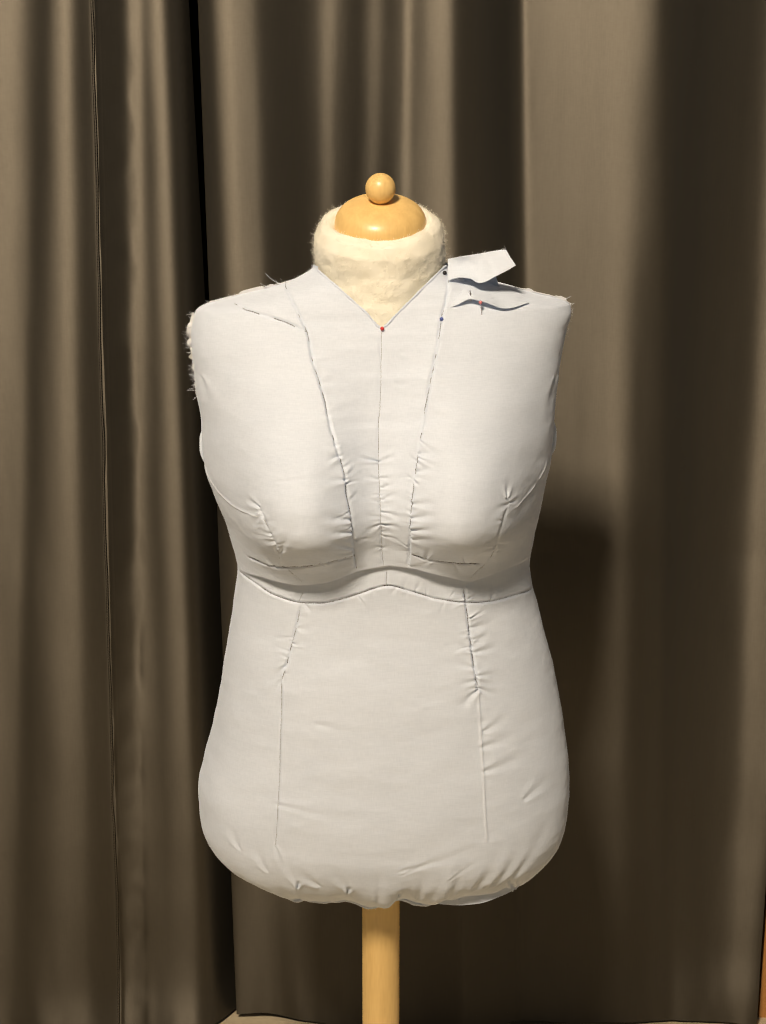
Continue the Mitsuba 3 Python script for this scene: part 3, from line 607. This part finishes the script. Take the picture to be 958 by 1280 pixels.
def flap_bulge(P, u, v):
    P = P.copy()
    P[..., 1] += .007 * np.sin(np.pi * v) * np.sin(np.pi * np.clip(u * 1.5, 0, 1)) - .004 * u * np.sin(v * np.pi * .5) + .0012 * np.sin(u * 9 + v * 3)
    P[..., 1] += .0045 * (meshkit.fbm(P * 55, 3, 17) - .5); P[..., 2] += .0022 * (meshkit.fbm(P * 70, 2, 19) - .5)
    return P
sheet('dress_form__loose_strip', loft(FLAP_LOW, FLAP_TOP, 60, 30, flap_bulge), .0007)
labels['dress_form__loose_strip'] = {'label': 'loose end of the front strip standing up at the shoulder'}
def back_bulge(P, u, v):
    P = P.copy(); P[..., 1] += .003 * np.sin(np.pi * u); return P
sheet('dress_form__loose_strip__under_layer', loft(UNDER_LOW, UNDER_TOP, 30, 14, back_bulge), .0007)
tl, th_ = np.array(TUCK_LOW), np.array(TUCK_TOP)
tlp = tl.copy(); lift_ = np.array([.0012, .005, .0085, .0085, .0055, .0012])
tlp[:, 1] -= lift_; tlp[:, 2] += .3 * lift_
thp = th_.copy(); thp[:, 1] -= .0016; thp[:, 2] += .0012
def tuck_bulge(P, u, v):
    P = P.copy(); P[..., 1] -= .003 * np.sin(np.pi * v) * np.sin(np.pi * u); P[..., 2] += .002 * np.sin(np.pi * v) * np.sin(np.pi * u)
    P[..., 2] -= .0022 * (1 - v) ** 2 * np.sin(u * 11) * .6
    P[..., 1] -= .0040 * (meshkit.fbm(P * 60, 3, 27) - .4) * np.sin(np.pi * u) * np.sin(np.pi * np.clip(v * .8 + .2, 0, 1))
    return P
sheet('dress_form__pinned_tuck', loft(tlp, thp, 70, 30, tuck_bulge), .0007)
labels['dress_form__pinned_tuck'] = {'label': 'fold of cloth pinned down on the shoulder'}
def hem_bulge(P, u, v):
    P = P.copy(); P[..., 1] += .0012 * np.sin(u * 9) * (1 - v); return P
sheet('dress_form__hem_flap', loft(HEMF_LOW, HEMF_TOP, 80, 14, hem_bulge), .0008)
# turned-up hem edge: a soft roll round the underside, following the gathers
hr = len(rows) - 1 + 2
hp = Vd.reshape(nr, nc, 3)[hr, 8:NF - 8]
hp = resample(hp[::6], .0025)
q = np.arange(len(hp))
wv = meshkit.fbm(np.stack([q * .09, 0 * q, 0 * q], -1), 3, 6) - .5
hp = hp + np.stack([0 * wv, .002 + .004 * wv, -.0012 + .004 * wv], 1)
add('dress_form__hem_roll', tube(hp, .0019 + .0010 * (meshkit.noise(np.stack([q * .22, 0 * q, 0 * q], -1), 8) - .3), 8), 'cotton', smooth=True)
# armhole facings showing at the sides, and the plate edge
for pts_ in ARMS:
    p = resample(pts_, .002); n = len(p)
    add(numbered('dress_form__armhole_edge'), tube(p, .0016 * np.sin(np.pi * (np.arange(n) + .6) / (n + .2)) ** .5 + .0004, 7), 'cotton', smooth=True)
# frayed threads
def fray(p, d, L, curl, r=.00022):
    q = np.linspace(0, 1, 7)[:, None]
    return tube(np.asarray(p) + L * (np.asarray(d) * q + np.asarray(curl) * q * q), np.linspace(r, r * .6, 7), 4)
for p, d, L, c in FRAYS:
    add(numbered('dress_form__loose_thread'), fray(p, d, L, c, .00032), 'white_thread', smooth=True)
fr = []
for zc in rng.uniform(.993, 1.078, 30):                             # tufts, not an even fringe
    L0, tip = rng.uniform(.002, .0075), np.array([-1, rng.normal(0, .5), rng.normal(-.25, .8)])
    for k in range(rng.integers(2, 8)):
        p = np.array([float(XL(zc)) + .0008, rng.normal(-.004, .004), zc + rng.normal(0, .0016)])
        d = tip + rng.normal(0, .3, 3); d /= np.linalg.norm(d)
        fr.append(fray(p, d, L0 * rng.uniform(.6, 1.2), rng.normal(0, .35, 3), .00020))
rz = np.linspace(1.079, .990, 120)
rw = .0008 + .0042 * smooth01(.35, .7, meshkit.fbm(np.stack([rz * 120, 0 * rz, 0 * rz], -1), 3, 12)) * np.sin(np.linspace(.15, np.pi, 120)) ** .5
ru = np.linspace(0, 1, 5)[None]
RX = XL(rz)[:, None] + .0015 - (rw[:, None] + .0015) * ru
RY = -.006 + .003 * np.sin(rz * 300)[:, None] * ru + 0 * RX
sheet('dress_form__raw_edge', np.stack([RX, RY, rz[:, None] + .0012 * ru * np.sin(rz * 520)[:, None]], -1)[:, ::-1], .0006, 'cotton_edge')
labels['dress_form__raw_edge'] = {'label': 'ragged raw cloth edge of the armhole'}
for zz in np.linspace(1.088, 1.128, 60):
    p = np.array([float(XL(zz)), rng.normal(0, .006), zz]); d = np.array([-.5, 0, 1]) + rng.normal(0, .6, 3); d /= np.linalg.norm(d)
    fr.append(fray(p, d, rng.uniform(.001, .003), rng.normal(0, .4, 3), .00013))
for k in range(60):
    zz = rng.uniform(1.05, 1.088); p = np.array([float(XR(zz)) - .0005, rng.normal(-.004, .006), zz]); d = np.array([.8, 0, -.1]) + rng.normal(0, .6, 3); d /= np.linalg.norm(d)
    fr.append(fray(p, d, rng.uniform(.001, .003), rng.normal(0, .4, 3), .00014))
def ridge_lip(X_, z0, z1, n, seed):
    zz = np.linspace(z0, z1, n); u = np.linspace(0, 1, 4)[None]
    hgt = (.0006 + .0030 * smooth01(.38, .75, meshkit.fbm(np.stack([zz * 400, 0 * zz, 0 * zz + seed], -1), 3, seed))) * np.sin(np.linspace(.05, np.pi - .05, n)) ** .4
    return np.stack([X_(zz)[:, None] + 0 * u, -.004 - .0015 * u + 0 * zz[:, None], zz[:, None] - .0012 + (hgt[:, None] + .0012) * u], -1)
sheet('dress_form__raw_edge_001', ridge_lip(XL, 1.089, 1.112, 140, 5), .0006, 'cotton_edge')
sheet('dress_form__raw_edge_002', ridge_lip(XR, 1.086, 1.106, 140, 9)[:, ::-1], .0006, 'cotton_edge')
for k in range(26):                                                  # cut ends along the loose strip
    e = np.array(FLAP_TOP if k % 3 else FLAP_LOW); i = rng.integers(0, len(e) - 1); p = e[i] + (e[i + 1] - e[i]) * rng.random()
    d = np.array([.4, -.2, 1.0 if k % 3 else -1.0]) + rng.normal(0, .5, 3); d /= np.linalg.norm(d)
    fr.append(fray(p, d, rng.uniform(.0008, .0028), rng.normal(0, .4, 3), .00014))
for k in range(34):                                                  # and along the hem
    p = hp[rng.integers(20, len(hp) - 20)]; d = np.array([0, -.2, -.8]) + rng.normal(0, .6, 3); d /= np.linalg.norm(d)
    fr.append(fray(p, d, rng.uniform(.001, .004), rng.normal(0, .4, 3), .00014))
add('dress_form__frayed_edge', join(fr), 'white_thread', smooth=True)
labels['dress_form__frayed_edge'] = {'label': 'fine frayed threads along the raw armhole and shoulder edges', 'kind': 'stuff'}

# ---------------------------------------------------------------- pins
def ball(c, r, squash=1.0, axis=None):
    m = trimesh.creation.icosphere(subdivisions=3, radius=r); m.apply_translation(c); return m
def pin(head, d, shaft, r, bsdf, label):
    key = numbered('pin'); head = np.asarray(head, float); d = np.asarray(d, float); d /= np.linalg.norm(d)
    add(key + '__head', ball(head, r), bsdf, smooth=True)
    add(key + '__shaft', tube(np.stack([head + d * t for t in np.linspace(0, shaft, 4)]), .00035, 6), 'steel', smooth=True)
    labels[key] = {'label': label, 'category': 'pin', 'group': 'sewing pins stuck in the cotton cover'}
(p0, p1, p2, p3, p4) = [np.array(p) for p in PIN_SPOTS]
pin(p0 + [0, -.0028, .0008], [.05, .8, -.5], .02, .0019, 'pin_red', 'red headed pin at the point of the neckline')
pin(p1 + [0, -.0030, .0010], [.1, .7, -.7], .02, .0021, 'pin_black', 'black headed pin at the neckline beside the loose strip')
pin(p2 + [0, -.0026, .0006], [.1, .7, .7], .02, .0019, 'pin_blue', 'dark blue headed pin on the seam below the pinned tuck')
pin(p3 + [0, -.0115, .0015], [.12, .30, -.93], .017, .0018, 'pin_pink', 'pink headed pin holding the shoulder tuck with its shaft pointing down')
add('pin_004__shaft', tube(np.stack([p4 + np.array([0, -.0098, .005]) + np.array([.0012, .0012, -.0105]) * t for t in np.linspace(0, 1, 4)]), .0006, 6), 'steel', smooth=True)
labels['pin_004'] = {'label': 'bare steel pin end poking out above the shoulder tuck', 'category': 'pin', 'group': 'sewing pins stuck in the cotton cover'}
